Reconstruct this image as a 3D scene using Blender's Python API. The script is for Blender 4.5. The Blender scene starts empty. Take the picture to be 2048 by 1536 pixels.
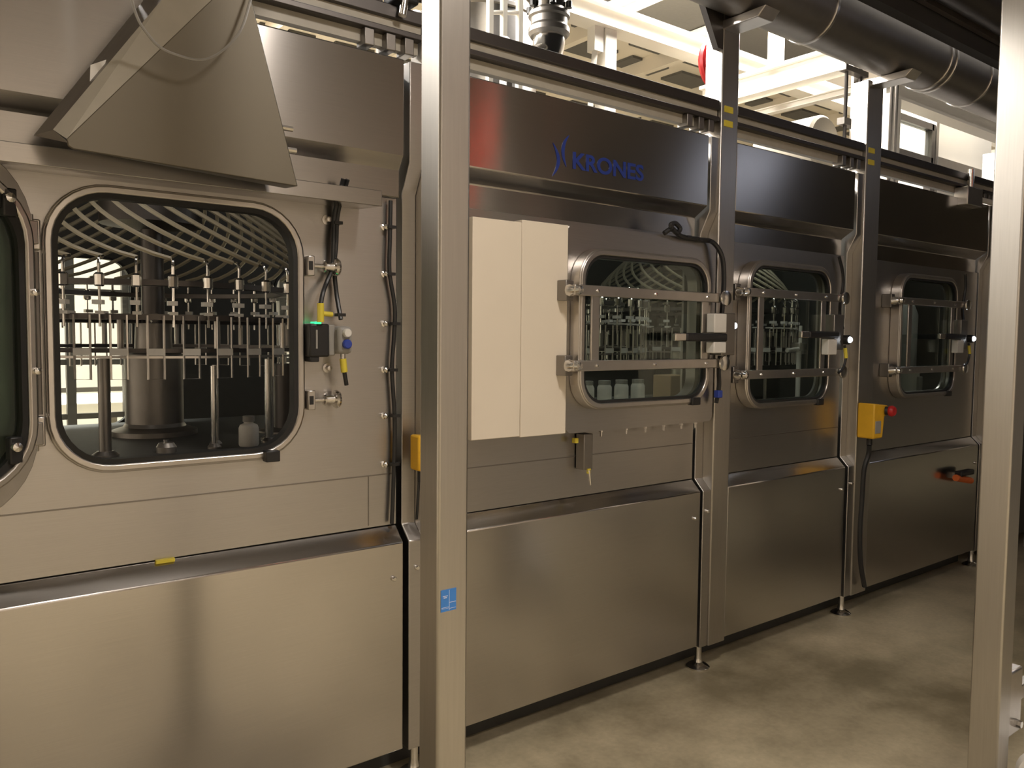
import bpy, bmesh, math, random
from mathutils import Vector, Matrix
random.seed(4)
SC = bpy.context.scene
COL = SC.collection
PI = math.pi

# ------------------------------------------------------------------ camera
cam_d = bpy.data.cameras.new('camera'); cam = bpy.data.objects.new('camera', cam_d); COL.objects.link(cam)
cam_d.sensor_width = 36.0; cam_d.sensor_fit = 'HORIZONTAL'; cam_d.lens = 1600 / 2048 * 36.0
cam_d.clip_start = 0.05; cam_d.clip_end = 100
yaw, pitch, roll = math.radians(37.5), math.radians(-3.4), math.radians(0.565)
fw = Vector((math.sin(yaw) * math.cos(pitch), math.cos(yaw) * math.cos(pitch), math.sin(pitch)))
rt = Vector((math.cos(yaw), -math.sin(yaw), 0)); up = rt.cross(fw)
Rr = math.cos(roll) * rt + math.sin(roll) * up; Uu = -math.sin(roll) * rt + math.cos(roll) * up
M = Matrix((Rr, Uu, -fw)).transposed().to_4x4(); M.translation = Vector((0, -2.42, 1.6))
cam.matrix_world = M
SC.camera = cam

# ------------------------------------------------------------------ world, lights, exposure
w = bpy.data.worlds.new('world'); SC.world = w; w.use_nodes = True
w.node_tree.nodes['Background'].inputs[0].default_value = (0.9, 0.8, 0.7, 1)
w.node_tree.nodes['Background'].inputs[1].default_value = 0.012
SC.view_settings.view_transform = 'Standard'; SC.view_settings.look = 'None'
SC.view_settings.gamma = 1.0; SC.view_settings.use_curve_mapping = False
SC.view_settings.exposure = 0.0

def area(name, loc, target, sx, sy, power, col):
    l = bpy.data.lights.new(name, 'AREA'); l.shape = 'RECTANGLE'; l.size = sx; l.size_y = sy
    l.energy = power; l.color = col
    o = bpy.data.objects.new(name, l); COL.objects.link(o); o.location = loc
    d = Vector(target) - Vector(loc); o.rotation_euler = d.to_track_quat('-Z', 'Y').to_euler()
    return o
WARM = (1.0, 0.905, 0.81); COOL = (0.80, 0.84, 1.0); NEUT = (1.0, 0.95, 0.88)
# walkway: ceiling lamps, and an unseen light added for the wall behind
area('walkway_lamp', (1.4, -1.9, 3.55), (1.25, -2.0, 0), 0.6, 0.3, 50, WARM)
area('added_wall_light', (1.2, -3.5, 3.5), (1.2, -5.3, 0.3), 3.4, 0.3, 118, WARM)  # added fill; brightens the wall that the steel panels mirror
area('walkway_lamp', (7.4, -3.2, 3.5), (7.0, -2.9, 0), 0.9, 0.25, 5.5, COOL)
# unseen fill lights added under the machine roof to brighten its interior
area('interior_fill', (0.5, 0.3, 2.46), (0.8, 0.9, 1.6), 0.9, 0.08, 1.6, WARM)
area('interior_fill', (2.8, 0.3, 2.46), (2.8, 0.9, 1.6), 0.9, 0.08, 4, (1.0, 0.98, 0.92))
area('interior_fill', (4.1, 0.3, 2.46), (4.2, 0.9, 1.6), 0.7, 0.08, 2.6, (1.0, 1.0, 0.95))
area('interior_fill', (5.6, 0.3, 2.46), (5.6, 0.9, 1.6), 0.7, 0.08, 2.4, (1.0, 1.0, 0.95))
# bright hall behind and above the machine
area('hall_lamp', (5.0, 2.4, 6.4), (5.4, 3.3, 3.8), 4.0, 0.8, 850, NEUT)
area('hall_lamp', (9.4, 2.0, 6.4), (9.6, 2.6, 3.6), 3.0, 0.8, 850, NEUT)
area('hall_lamp', (6.5, 6.0, 6.4), (6.5, 6.2, 0), 6.0, 1.5, 900, NEUT)
area('hall_lamp', (1.0, 5.0, 5.6), (1.0, 6.5, 0), 4.0, 1.5, 1500, NEUT)
area('hall_lamp', (-2.0, 3.0, 5.4), (0.9, -1.0, 2.0), 1.2, 0.5, 650, NEUT)

# ------------------------------------------------------------------ materials
def new_mat(name):
    m = bpy.data.materials.new(name); m.use_nodes = True
    return m, m.node_tree, m.node_tree.nodes['Principled BSDF']
def plain(name, col, rough=0.5, metal=0.0, emit=0.0, var=0.12, scale=18.0):
    m, t, b = new_mat(name)
    b.inputs['Roughness'].default_value = rough; b.inputs['Metallic'].default_value = metal
    tc = t.nodes.new('ShaderNodeTexCoord'); n = t.nodes.new('ShaderNodeTexNoise'); n.inputs['Scale'].default_value = scale
    n.inputs['Detail'].default_value = 3
    r = t.nodes.new('ShaderNodeMapRange'); r.inputs['To Min'].default_value = 1 - var; r.inputs['To Max'].default_value = 1 + var
    mx = t.nodes.new('ShaderNodeMix'); mx.data_type = 'RGBA'; mx.blend_type = 'MULTIPLY'; mx.inputs[0].default_value = 1
    mx.inputs[6].default_value = (*col, 1)
    t.links.new(tc.outputs['Object'], n.inputs['Vector']); t.links.new(n.outputs[0], r.inputs[0])
    t.links.new(r.outputs[0], mx.inputs[7]); t.links.new(mx.outputs[2], b.inputs['Base Color'])
    if emit:
        b.inputs['Emission Color'].default_value = (*col, 1); b.inputs['Emission Strength'].default_value = emit
    return m
def steel(name, col=(0.60, 0.575, 0.55), rough=0.22, stretch=(2, 60, 160), aniso=0.6, smudge=0.02, bump=0.015):
    """brushed stainless sheet; brush lines follow the axis with the small stretch factor"""
    m, t, b = new_mat(name)
    b.inputs['Metallic'].default_value = 1.0
    b.inputs['Anisotropic'].default_value = aniso; b.inputs['Anisotropic Rotation'].default_value = 0.25
    if aniso:
        tg = t.nodes.new('ShaderNodeTangent'); tg.direction_type = 'RADIAL'; tg.axis = 'Z'
        t.links.new(tg.outputs[0], b.inputs['Tangent'])
    tc = t.nodes.new('ShaderNodeTexCoord'); mp = t.nodes.new('ShaderNodeMapping'); mp.inputs['Scale'].default_value = stretch
    n = t.nodes.new('ShaderNodeTexNoise'); n.inputs['Scale'].default_value = 3.0; n.inputs['Detail'].default_value = 5
    t.links.new(tc.outputs['Object'], mp.inputs[0]); t.links.new(mp.outputs[0], n.inputs['Vector'])
    s = t.nodes.new('ShaderNodeTexNoise'); s.inputs['Scale'].default_value = 2.3; s.inputs['Detail'].default_value = 5
    t.links.new(tc.outputs['Object'], s.inputs['Vector'])
    r = t.nodes.new('ShaderNodeMapRange'); r.inputs['To Min'].default_value = rough - smudge * 0.6; r.inputs['To Max'].default_value = rough + smudge
    t.links.new(s.outputs[0], r.inputs[0]); t.links.new(r.outputs[0], b.inputs['Roughness'])
    c = t.nodes.new('ShaderNodeMapRange'); c.inputs['To Min'].default_value = 0.90; c.inputs['To Max'].default_value = 1.08
    t.links.new(n.outputs[0], c.inputs[0])
    mx = t.nodes.new('ShaderNodeMix'); mx.data_type = 'RGBA'; mx.blend_type = 'MULTIPLY'; mx.inputs[0].default_value = 1
    mx.inputs[6].default_value = (*col, 1); t.links.new(c.outputs[0], mx.inputs[7]); t.links.new(mx.outputs[2], b.inputs['Base Color'])
    bp = t.nodes.new('ShaderNodeBump'); bp.inputs['Strength'].default_value = bump; bp.inputs['Distance'].default_value = 0.002
    t.links.new(n.outputs[0], bp.inputs['Height']); t.links.new(bp.outputs[0], b.inputs['Normal'])
    return m
def glass(name, tint, gloss=0.10, rough=0.02):
    m, t, b = new_mat(name); t.nodes.remove(b)
    out = t.nodes['Material Output']
    tr = t.nodes.new('ShaderNodeBsdfTransparent'); tr.inputs[0].default_value = (*tint, 1)
    gl = t.nodes.new('ShaderNodeBsdfGlossy'); gl.inputs['Roughness'].default_value = rough; gl.inputs[0].default_value = (0.9, 1, 0.95, 1)
    lw = t.nodes.new('ShaderNodeLayerWeight'); lw.inputs[0].default_value = 0.5
    fr = t.nodes.new('ShaderNodeMath'); fr.operation = 'POWER'; fr.inputs[1].default_value = 4.0; t.links.new(lw.outputs['Facing'], fr.inputs[0])
    ad = t.nodes.new('ShaderNodeMath'); ad.operation = 'MULTIPLY_ADD'; ad.inputs[1].default_value = 0.7; ad.inputs[2].default_value = gloss * 0.5
    mx = t.nodes.new('ShaderNodeMixShader')
    t.links.new(fr.outputs[0], ad.inputs[0]); t.links.new(ad.outputs[0], mx.inputs[0])
    t.links.new(tr.outputs[0], mx.inputs[1]); t.links.new(gl.outputs[0], mx.inputs[2]); t.links.new(mx.outputs[0], out.inputs[0])
    return m
def concrete():
    m, t, b = new_mat('concrete_floor')
    tc = t.nodes.new('ShaderNodeTexCoord')
    n1 = t.nodes.new('ShaderNodeTexNoise'); n1.inputs['Scale'].default_value = 1.1; n1.inputs['Detail'].default_value = 6; n1.inputs['Roughness'].default_value = 0.6
    n2 = t.nodes.new('ShaderNodeTexNoise'); n2.inputs['Scale'].default_value = 45; n2.inputs['Detail'].default_value = 4
    mp = t.nodes.new('ShaderNodeMapping'); mp.inputs['Location'].default_value = (3.3, 1.7, 0.0); t.links.new(tc.outputs['Object'], mp.inputs[0])
    for n in (n1, n2): t.links.new(mp.outputs[0], n.inputs['Vector'])
    cr = t.nodes.new('ShaderNodeValToRGB'); cr.color_ramp.elements[0].position = 0.36; cr.color_ramp.elements[0].color = (0.22, 0.185, 0.115, 1)
    cr.color_ramp.elements[1].position = 0.62; cr.color_ramp.elements[1].color = (0.56, 0.485, 0.335, 1)
    t.links.new(n1.outputs[0], cr.inputs[0])
    mr = t.nodes.new('ShaderNodeMapRange'); mr.inputs['To Min'].default_value = 0.8; mr.inputs['To Max'].default_value = 1.15
    t.links.new(n2.outputs[0], mr.inputs[0])
    mx = t.nodes.new('ShaderNodeMix'); mx.data_type = 'RGBA'; mx.blend_type = 'MULTIPLY'; mx.inputs[0].default_value = 1
    t.links.new(cr.outputs[0], mx.inputs[6]); t.links.new(mr.outputs[0], mx.inputs[7]); t.links.new(mx.outputs[2], b.inputs['Base Color'])
    rr = t.nodes.new('ShaderNodeMapRange'); rr.inputs['To Min'].default_value = 0.30; rr.inputs['To Max'].default_value = 0.6
    t.links.new(n1.outputs[0], rr.inputs[0]); t.links.new(rr.outputs[0], b.inputs['Roughness'])
    bp = t.nodes.new('ShaderNodeBump'); bp.inputs['Strength'].default_value = 0.08; bp.inputs['Distance'].default_value = 0.004
    t.links.new(n2.outputs[0], bp.inputs['Height']); t.links.new(bp.outputs[0], b.inputs['Normal'])
    return m
MT = dict(
    sheet=steel('brushed_steel_sheet'),
    upper=steel('satin_steel_sheet', (0.52, 0.50, 0.48), rough=0.34, aniso=0.4),
    hood=steel('brushed_steel_hood', (0.50, 0.48, 0.46), 0.22, aniso=0.8, smudge=0.03),
    post=steel('brushed_steel_post', (0.54, 0.515, 0.48), 0.34, (60, 60, 2), 0.0, 0.04),
    chrome=steel('polished_steel', (0.75, 0.73, 0.70), 0.16, (20, 20, 20), 0.0, 0.04, 0.0),
    frame=steel('satin_steel', (0.60, 0.57, 0.54), 0.30, (8, 8, 8), 0.0, 0.06, 0.01),
    dull=steel('dull_steel', (0.30, 0.28, 0.26), 0.42, (8, 8, 8), 0.0, 0.08, 0.01),
    darkst=steel('dark_steel', (0.13, 0.12, 0.115), 0.45, (8, 8, 8), 0.0, 0.08, 0.01),
    matte=plain('matte_beige_sheet', (0.82, 0.74, 0.62), 0.5, 0.0, var=0.06, scale=3),
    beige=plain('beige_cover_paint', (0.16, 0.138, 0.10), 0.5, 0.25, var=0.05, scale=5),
    rubber=plain('black_rubber', (0.012, 0.012, 0.012), 0.55),
    black=plain('black_plastic', (0.015, 0.015, 0.016), 0.4),
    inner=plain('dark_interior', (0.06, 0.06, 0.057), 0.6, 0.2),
    hose=plain('clear_hose', (0.42, 0.38, 0.28), 0.35),
    white=plain('white_plastic', (0.72, 0.70, 0.66), 0.4),
    grey=plain('grey_plastic', (0.30, 0.29, 0.27), 0.5),
    yellow=plain('yellow_plug', (0.70, 0.58, 0.06), 0.45),
    estop=plain('yellow_box', (0.75, 0.42, 0.02), 0.42),
    stone=plain('grey_rail_paint', (0.40, 0.37, 0.31), 0.45),
    red=plain('red_plastic', (0.45, 0.01, 0.012), 0.4),
    orange=plain('orange_plastic', (0.75, 0.16, 0.03), 0.45),
    blue=plain('blue_print', (0.015, 0.036, 0.22), 0.45),
    sticker=plain('blue_sticker', (0.05, 0.22, 0.62), 0.4),
    print=plain('white_print', (0.55, 0.62, 0.8), 0.5),
    btn=plain('blue_button', (0.03, 0.06, 0.35), 0.3),
    wpaint=plain('white_painted_steel', (0.82, 0.78, 0.70), 0.5, var=0.05, scale=2),
    cream=plain('cream_deck', (0.66, 0.60, 0.49), 0.6, var=0.06, scale=2),
    shade=plain('dark_grating', (0.10, 0.095, 0.085), 0.7),
    wallw=plain('white_wall', (0.80, 0.76, 0.68), 0.8, var=0.05, scale=1),
    wallb=plain('beige_wall', (0.60, 0.54, 0.46), 0.8, var=0.12, scale=1.2),
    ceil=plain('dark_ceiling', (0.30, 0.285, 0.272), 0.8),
    card=plain('brown_carton', (0.36, 0.25, 0.14), 0.7),
    concrete=concrete(),
    blocker=plain('blocker_black', (0.025, 0.023, 0.022), 0.7),  # near black for the added light blockers
    dark_pane=glass('darkened_glass', (0.56, 0.62, 0.58), 0.12),  # tint darkened to carry the dark view behind the pane
    glass=glass('door_glass', (0.80, 0.84, 0.81), 0.10),
    clear=glass('clear_pane', (0.92, 0.95, 0.93), 0.06),
    led=plain('led_white', (0.85, 0.92, 1.0), 0.3, emit=14, var=0),
    green=plain('led_green', (0.05, 0.9, 0.35), 0.3, emit=1.2, var=0),
    beacon=plain('red_beacon_lens', (1.0, 0.06, 0.03), 0.3, emit=12, var=0),
)

# ------------------------------------------------------------------ mesh helpers
ORG = {}
class MB:
    def __init__(s): s.v = []; s.f = []
    def add(s, vs, fs):
        n = len(s.v); s.v += [tuple(p) for p in vs]; s.f += [tuple(i + n for i in f) for f in fs]; return s
    def box(s, x0, x1, y0, y1, z0, z1):
        return s.add([(x0,y0,z0),(x1,y0,z0),(x1,y1,z0),(x0,y1,z0),(x0,y0,z1),(x1,y0,z1),(x1,y1,z1),(x0,y1,z1)],
                     [(0,3,2,1),(4,5,6,7),(0,1,5,4),(1,2,6,5),(2,3,7,6),(3,0,4,7)])
    def tube(s, pts, r, n=8, cap=True):
        pts = [Vector(p) for p in pts]; m = len(pts)
        rs = r if isinstance(r, (list, tuple)) else [r] * m
        vs, fs = [], []; nrm = None
        for i, p in enumerate(pts):
            t = (pts[min(i+1, m-1)] - pts[max(i-1, 0)]).normalized()
            if nrm is None:
                a = Vector((0,0,1)) if abs(t.z) < 0.9 else Vector((1,0,0)); nrm = t.cross(a).normalized()
            nrm = (nrm - t * nrm.dot(t)).normalized(); b = t.cross(nrm)
            for k in range(n):
                q = 2 * PI * k / n; vs.append(p + rs[i] * (math.cos(q) * nrm + math.sin(q) * b))
        for i in range(m - 1):
            for k in range(n):
                k2 = (k + 1) % n; fs.append((i*n+k, i*n+k2, (i+1)*n+k2, (i+1)*n+k))
        if cap: fs.append(tuple(range(n))[::-1]); fs.append(tuple((m-1)*n+k for k in range(n)))
        return s.add(vs, fs)
    def cyl(s, p0, p1, r0, r1=None, n=16): return s.tube([p0, p1], [r0, r0 if r1 is None else r1], n)
    def lathe(s, prof, c, n=24, axis='z'):
        vs, fs = [], []
        for r, h in prof:
            for k in range(n):
                a = 2 * PI * k / n; u, v = r * math.cos(a), r * math.sin(a)
                vs.append({'z': (c[0]+u, c[1]+v, c[2]+h), 'y': (c[0]+u, c[1]+h, c[2]+v), 'x': (c[0]+h, c[1]+u, c[2]+v)}[axis])
        m = len(prof)
        for i in range(m - 1):
            for k in range(n):
                k2 = (k + 1) % n; fs.append((i*n+k, i*n+k2, (i+1)*n+k2, (i+1)*n+k))
        fs.append(tuple(range(n))[::-1]); fs.append(tuple((m-1)*n+k for k in range(n)))
        return s.add(vs, fs)
    def prism(s, poly, axis, a, b):
        n = len(poly)
        P = {'x': lambda u, v, h: (h, u, v), 'y': lambda u, v, h: (u, h, v), 'z': lambda u, v, h: (u, v, h)}[axis]
        vs = [P(u, v, a) for u, v in poly] + [P(u, v, b) for u, v in poly]
        fs = [tuple(range(n)), tuple(range(2*n-1, n-1, -1))] + [(i, (i+1) % n, n + (i+1) % n, n + i) for i in range(n)]
        return s.add(vs, fs)
    def ring(s, outer, inner, y0, y1):
        n = len(outer)
        vs = [(u, y0, v) for u, v in outer] + [(u, y0, v) for u, v in inner] + [(u, y1, v) for u, v in outer] + [(u, y1, v) for u, v in inner]
        fs = []
        for i in range(n):
            j = (i + 1) % n
            fs += [(i, j, n+j, n+i), (2*n+i, 3*n+i, 3*n+j, 2*n+j), (i, 2*n+i, 2*n+j, j), (n+i, n+j, 3*n+j, 3*n+i)]
        return s.add(vs, fs)
    def plate(s, outer, holes, y0, y1):
        """a sheet in the xz plane with holes"""
        bm = bmesh.new(); loops = []; es = []
        for lp in [outer] + holes:
            vv = [bm.verts.new((u, y0, v)) for u, v in lp]; loops.append(vv)
            es += [bm.edges.new((vv[i], vv[(i+1) % len(vv)])) for i in range(len(vv))]
        bmesh.ops.triangle_fill(bm, use_beauty=True, edges=es)
        bm.verts.index_update(); n = len(bm.verts)
        vs = [v.co.copy() for v in bm.verts]; tri = [tuple(v.index for v in f.verts) for f in bm.faces]
        vs += [Vector((p.x, y1, p.z)) for p in vs]
        fs = tri + [tuple(i + n for i in f[::-1]) for f in tri]
        for lp in loops:
            ix = [v.index for v in lp]
            fs += [(ix[i], ix[(i+1) % len(ix)], n + ix[(i+1) % len(ix)], n + ix[i]) for i in range(len(ix))]
        bm.free()
        return s.add(vs, fs)
    def build(s, name, mat, parent=None, bevel=0.0, smooth=True, org=None):
        o0 = Vector(org if org is not None else ORG.get(parent.name, (0,0,0)) if parent else (0,0,0))
        me = bpy.data.meshes.new(name); me.from_pydata([Vector(p) - o0 for p in s.v], [], s.f)
        bm = bmesh.new(); bm.from_mesh(me); bmesh.ops.recalc_face_normals(bm, faces=bm.faces); bm.to_mesh(me); bm.free()
        if smooth:
            me.polygons.foreach_set('use_smooth', [True] * len(me.polygons)); me.set_sharp_from_angle(angle=math.radians(32))
        me.materials.append(MT[mat])
        o = bpy.data.objects.new(name, me); COL.objects.link(o)
        if parent: o.parent = parent
        elif org is not None: o.location = o0
        ORG[o.name] = tuple(o0)
        if bevel:
            b = o.modifiers.new('bevel', 'BEVEL'); b.width = bevel; b.segments = 2; b.limit_method = 'ANGLE'; b.angle_limit = math.radians(40)
        return o
def tag(o, label, cat, group=None):
    o['label'] = label; o['category'] = cat
    if group: o['group'] = group
    return o
def thing(name, label, cat, loc=(0,0,0), group=None):
    o = bpy.data.objects.new(name, None); COL.objects.link(o); o.location = loc; o.empty_display_size = 0.1
    ORG[o.name] = tuple(loc)
    return tag(o, label, cat, group)
def structure(o): o['kind'] = 'structure'; return o
def copy_tree(o, parent=None, skip=()):
    c = o.copy(); COL.objects.link(c); c.parent = parent
    for ch in list(o.children):
        if not ch.name.startswith(skip or '#'): copy_tree(ch, c, skip)
    return c
def rrect(x0, x1, z0, z1, r, n=8):
    P = []
    for cx, cz, a0 in ((x1-r, z1-r, 0), (x0+r, z1-r, 90), (x0+r, z0+r, 180), (x1-r, z0+r, 270)):
        for k in range(n + 1):
            a = math.radians(a0 + 90 * k / n); P.append((cx + r*math.cos(a), cz + r*math.sin(a)))
    return P
def rect(x0, x1, z0, z1): return [(x1, z1), (x0, z1), (x0, z0), (x1, z0)]
def spline(pts, k=6):
    P = [Vector(p) for p in pts]; Q = [P[0]*2 - P[1]] + P + [P[-1]*2 - P[-2]]; out = []
    for i in range(1, len(Q) - 2):
        a, b, c, d = Q[i-1], Q[i], Q[i+1], Q[i+2]
        for j in range(k):
            t = j / k
            out.append(0.5 * ((2*b) + (c - a)*t + (2*a - 5*b + 4*c - d)*t*t + (3*b - a - 3*c + d)*t**3))
    return out + [P[-1]]

# ------------------------------------------------------------------ the room shell
structure(MB().box(-4, 15, -5.6, 12, -0.1, 0).build('floor', 'concrete'))
structure(MB().box(-4, 15, 11.9, 12, 0, 7).build('wall_back', 'wallw'))
structure(MB().box(-4, 15, -5.7, -5.6, 0, 3.7).build('wall_front', 'wallb'))
structure(MB().box(-4.1, -4, -5.6, 12, 0, 7).build('wall_left', 'wallb'))
structure(MB().box(15, 15.1, -5.6, 12, 0, 7).build('wall_right', 'wallb'))
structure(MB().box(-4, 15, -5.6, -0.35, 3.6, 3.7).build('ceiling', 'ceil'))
structure(MB().box(-4, 15, -0.36, -0.30, 3.22, 3.7).build('light_blocker_1', 'blocker'))  # added blocker; keeps hall light off the walkway
structure(MB().box(6.25, 15, 0.02, 0.08, 2.52, 3.24).build('light_blocker_2', 'blocker'))  # added blocker; closes the gap over the far end against hall light
structure(MB().box(-4, 15, -0.35, 12, 7, 7.1).build('ceiling', 'shade'))

# ------------------------------------------------------------------ machine enclosure
Z0, ZC0, ZC1, ZL, ZH0, ZH1, ZT = 0.132, 0.878, 0.930, 2.072, 2.165, 2.210, 2.53
YU, YL = 0.055, 0.07
def bay(x0, x1, label, holes, YL=0.07):
    t = thing('filling_machine_cabinet', label, 'machine cabinet', ((x0+x1)/2, 0.0, 0.0), 'steel cabinets of the bottling machine')
    MB().prism([(0, Z0), (0, ZC0), (YU, ZC1), (YU+0.02, ZC1), (0.02, ZC0-0.01), (0.02, Z0)], 'x', x0, x1).build('lower_panel', 'sheet', t, 0.004)
    MB().plate(rect(x0, x1, ZC1+0.003, ZL), holes, YU, YU+0.012).build('upper_panel', 'upper', t)
    MB().prism([(YL, ZL), (YL, ZH0), (0, ZH1), (0, ZT), (0.05, ZT+0.015), (0.05, ZT), (0.015, ZT-0.01), (0.015, ZH1+0.008), (YL+0.015, ZH0+0.004), (YL+0.015, ZL)],
               'x', x0, x1).build('hood', 'hood', t, 0.004)
    MB().lathe([(0.0, -0.012), (0.006, -0.012), (0.009, -0.008), (0.009, 0.0)], (x1-0.04, 0, 0.755), 12, 'y').build('bolt', 'chrome', t)
    return t
W1 = rrect(0.335, 1.015, 1.232, 1.98, 0.14)
bay1 = bay(-1.6, 1.385, 'steel machine cabinet nearest the camera with its large window standing open', [W1], 0.032)
bay2 = bay(1.60, 2.985, 'steel machine cabinet bearing the blue lettering on its hood', [rect(2.16, 2.9, 1.3, 1.96)])
bay3 = bay(3.19, 4.250, 'third steel machine cabinet, narrow, between the two machine columns with feet', [rrect(3.34, 4.01, 1.29, 1.955, 0.1)])
bay4 = bay(4.51, 5.965, 'farthest and darkest steel machine cabinet beside the yellow stop box', [rrect(4.83, 5.51, 1.28, 1.97, 0.1)])
# seams of the upper panels (raised fold lines)
MB().box(-1.6, 1.385, YU-0.0025, YU, 1.112, 1.116).build('panel_fold', 'dull', bay1)
MB().box(1.276, 1.279, YU-0.002, YU, 0.94, 1.112).build('panel_fold', 'dull', bay1)
MB().box(1.60, 2.985, YU-0.0025, YU, 1.10, 1.104).build('panel_fold', 'dull', bay2)
MB().box(3.19, 4.25, YU-0.0025, YU, 1.10, 1.104).build('panel_fold', 'dull', bay3)
MB().box(-0.3, -0.297, -0.002, 0, Z0, ZC0).build('panel_fold', 'dull', bay1)

def window_ring(parent, x0, x1, z0, z1, r, yb, yf, wd, name='window_frame'):
    o = MB()
    o.ring(rrect(x0, x1, z0, z1, r), rrect(x0+wd*0.35, x1-wd*0.35, z0+wd*0.35, z1-wd*0.35, r-wd*0.35), yf+0.006, yb)
    o.ring(rrect(x0+wd*0.2, x1-wd*0.2, z0+wd*0.2, z1-wd*0.2, r-wd*0.2), rrect(x0+wd, x1-wd, z0+wd, z1-wd, r-wd), yf, yf+0.02)
    return o.build(name, 'frame', parent, 0.004)
# --- bay 1: open window rim with black seal
wf = window_ring(bay1, 0.309, 1.042, 1.205, 2.008, 0.165, YU, 0.03, 0.024)
MB().ring(rrect(0.333, 1.018, 1.229, 1.984, 0.141), rrect(0.347, 1.004, 1.243, 1.970, 0.13), 0.036, 0.075).build('rubber_seal', 'rubber', wf)
MB().box(0.90, 0.945, 0.005, 0.04, 1.20, 1.235).build('seal_clamp', 'black', wf, 0.003)
for zz in (1.82, 1.388):       # clamp screws that hold the door shut
    c = MB().box(1.045, 1.068, 0.015, 0.055, zz-0.032, zz+0.032).build('door_clamp', 'frame', bay1, 0.003)
    MB().box(1.047, 1.060, 0.012, 0.016, zz-0.014, zz+0.014).build('clamp_slot', 'black', c)
    MB().lathe([(0.0, 0.0), (0.008, 0.0), (0.008, 0.03), (0.018, 0.032), (0.02, 0.036), (0.013, 0.04), (0.015, 0.066), (0.027, 0.069), (0.031, 0.076), (0.027, 0.084), (0.0, 0.086)],
               (1.066, 0.02, zz), 20, 'x').build('clamp_knob', 'chrome', c)
for zz in (1.855, 1.335):      # hinges
    h = MB().box(0.278, 0.306, 0.02, 0.055, zz-0.04, zz+0.04).build('hinge', 'frame', bay1, 0.004)
    MB().box(0.284, 0.296, 0.015, 0.021, zz-0.02, zz+0.012).build('hinge_slot', 'black', h)
    MB().cyl((0.280, 0.012, zz-0.05), (0.280, 0.012, zz+0.05), 0.009, n=10).build('hinge_pin', 'chrome', h)
MB().cyl((0.292, 0.03, 1.38), (0.292, 0.03, 1.81), 0.010, n=10).build('hinge_rod', 'dull', bay1)
# studs that carry the cable
for k, zz in enumerate((1.97, 1.81, 1.64, 1.48, 1.32, 1.15)):
    MB().lathe([(0.011, 0.0), (0.011, -0.006), (0.006, -0.008), (0.006, -0.022), (0.009, -0.024), (0.0, -0.03)], (1.335, YU, zz), 10, 'y').build('cable_stud', 'chrome', bay1)
for zz in (1.975, 1.49):
    MB().lathe([(0.016, 0.0), (0.016, -0.005), (0.008, -0.006), (0.008, -0.026), (0.0, -0.028)], (1.125, YU, zz), 12, 'y').build('cable_stud', 'frame', bay1)
MB().box(0.582, 0.634, 0.040, 0.0545, 0.924, 0.934).build('yellow_tape', 'yellow', bay1)

# --- the swung-open window of bay 1 (hinged at its left)
def open_door():
    root = thing('window_door', 'swung-open window door with darkened glass at the left edge of the photo', 'door', (0.262, 0.0, 1.2))
    o = (0.262, 0, 1.2)
    def L(mb): mb.v = [(x + o[0], y + o[1], z + o[2]) for x, y, z in mb.v]; return mb
    L(MB().ring(rrect(0.0, 0.80, -0.075, 0.865, 0.2), rrect(0.03, 0.762, 0.0, 0.79, 0.17), -0.012, -0.004)).build('door_plate', 'frame', root, 0.002)
    r = L(MB().ring(rrect(0.012, 0.772, -0.01, 0.80, 0.175), rrect(0.034, 0.75, 0.012, 0.778, 0.155), -0.03, 0.03)).build('door_frame', 'frame', root, 0.006)
    L(MB().ring(rrect(0.032, 0.752, 0.010, 0.780, 0.157), rrect(0.048, 0.727, 0.026, 0.755, 0.15), -0.02, 0.02)).build('rubber_seal', 'rubber', r)
    L(MB().prism(rrect(0.040, 0.737, 0.018, 0.765, 0.145), 'y', -0.005, 0.003)).build('pane', 'dark_pane', root)
    for zz in (0.655, 0.135):
        L(MB().box(-0.008, 0.014, -0.02, 0.01, zz-0.03, zz+0.03)).build('hinge_leaf', 'frame', root, 0.003)
    for zz in (0.10, 0.72):  # solid stand-ins for the hardware mirrored in the glass
        k = L(MB().box(0.052, 0.085, 0.004, 0.03, zz-0.035, zz+0.035)).build('mirrored_block', 'black', root, 0.004)
        L(MB().lathe([(0.012, 0), (0.012, 0.012), (0.0, 0.016)], (0.072, 0.03, zz+0.01), 10, 'y')).build('mirrored_screw', 'chrome', k)
    for zz in (0.30, 0.50):
        L(MB().lathe([(0.009, 0), (0.009, 0.012), (0.0, 0.015)], (0.018, 0.03, zz), 10, 'y')).build('bolt', 'chrome', root)
    root.rotation_euler.z = -math.radians(160)
    root.location = (0.285, -0.02, 1.2)
open_door()

# --- bay 2: plain sheets and door block
d2 = MB().plate(rrect(2.115, 3.03, 1.212, 2.05, 0.03, 4), [rrect(2.16, 2.90, 1.335, 1.925, 0.09)], -0.02, 0.035).build('door_block', 'upper', bay2)
MB().box(1.655, 1.880, -0.022, 0.03, 1.218, 2.03).build('blank_panel', 'matte', bay2, 0.002)
MB().box(1.882, 2.113, -0.022, 0.03, 1.214, 2.04).build('blank_panel', 'matte', bay2, 0.002)
for x in (2.35, 2.50, 2.62, 2.74, 2.86, 2.96):
    MB().lathe([(0.010, 0.0), (0.010, -0.012), (0.006, -0.014), (0.006, -0.03), (0.0, -0.032)], (x, 0.02, 1.212), 8, 'z').build('bolt', 'frame', bay2)
b = MB().box(2.235, 2.285, 0.0, 0.05, 1.05, 1.20).build('hanging_bracket', 'dull', bay2, 0.003)
MB().cyl((2.262, 0.0, 1.05), (2.275, 0.0, 0.985), 0.009, 0.004, 8).build('nozzle', 'chrome', b)
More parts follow.
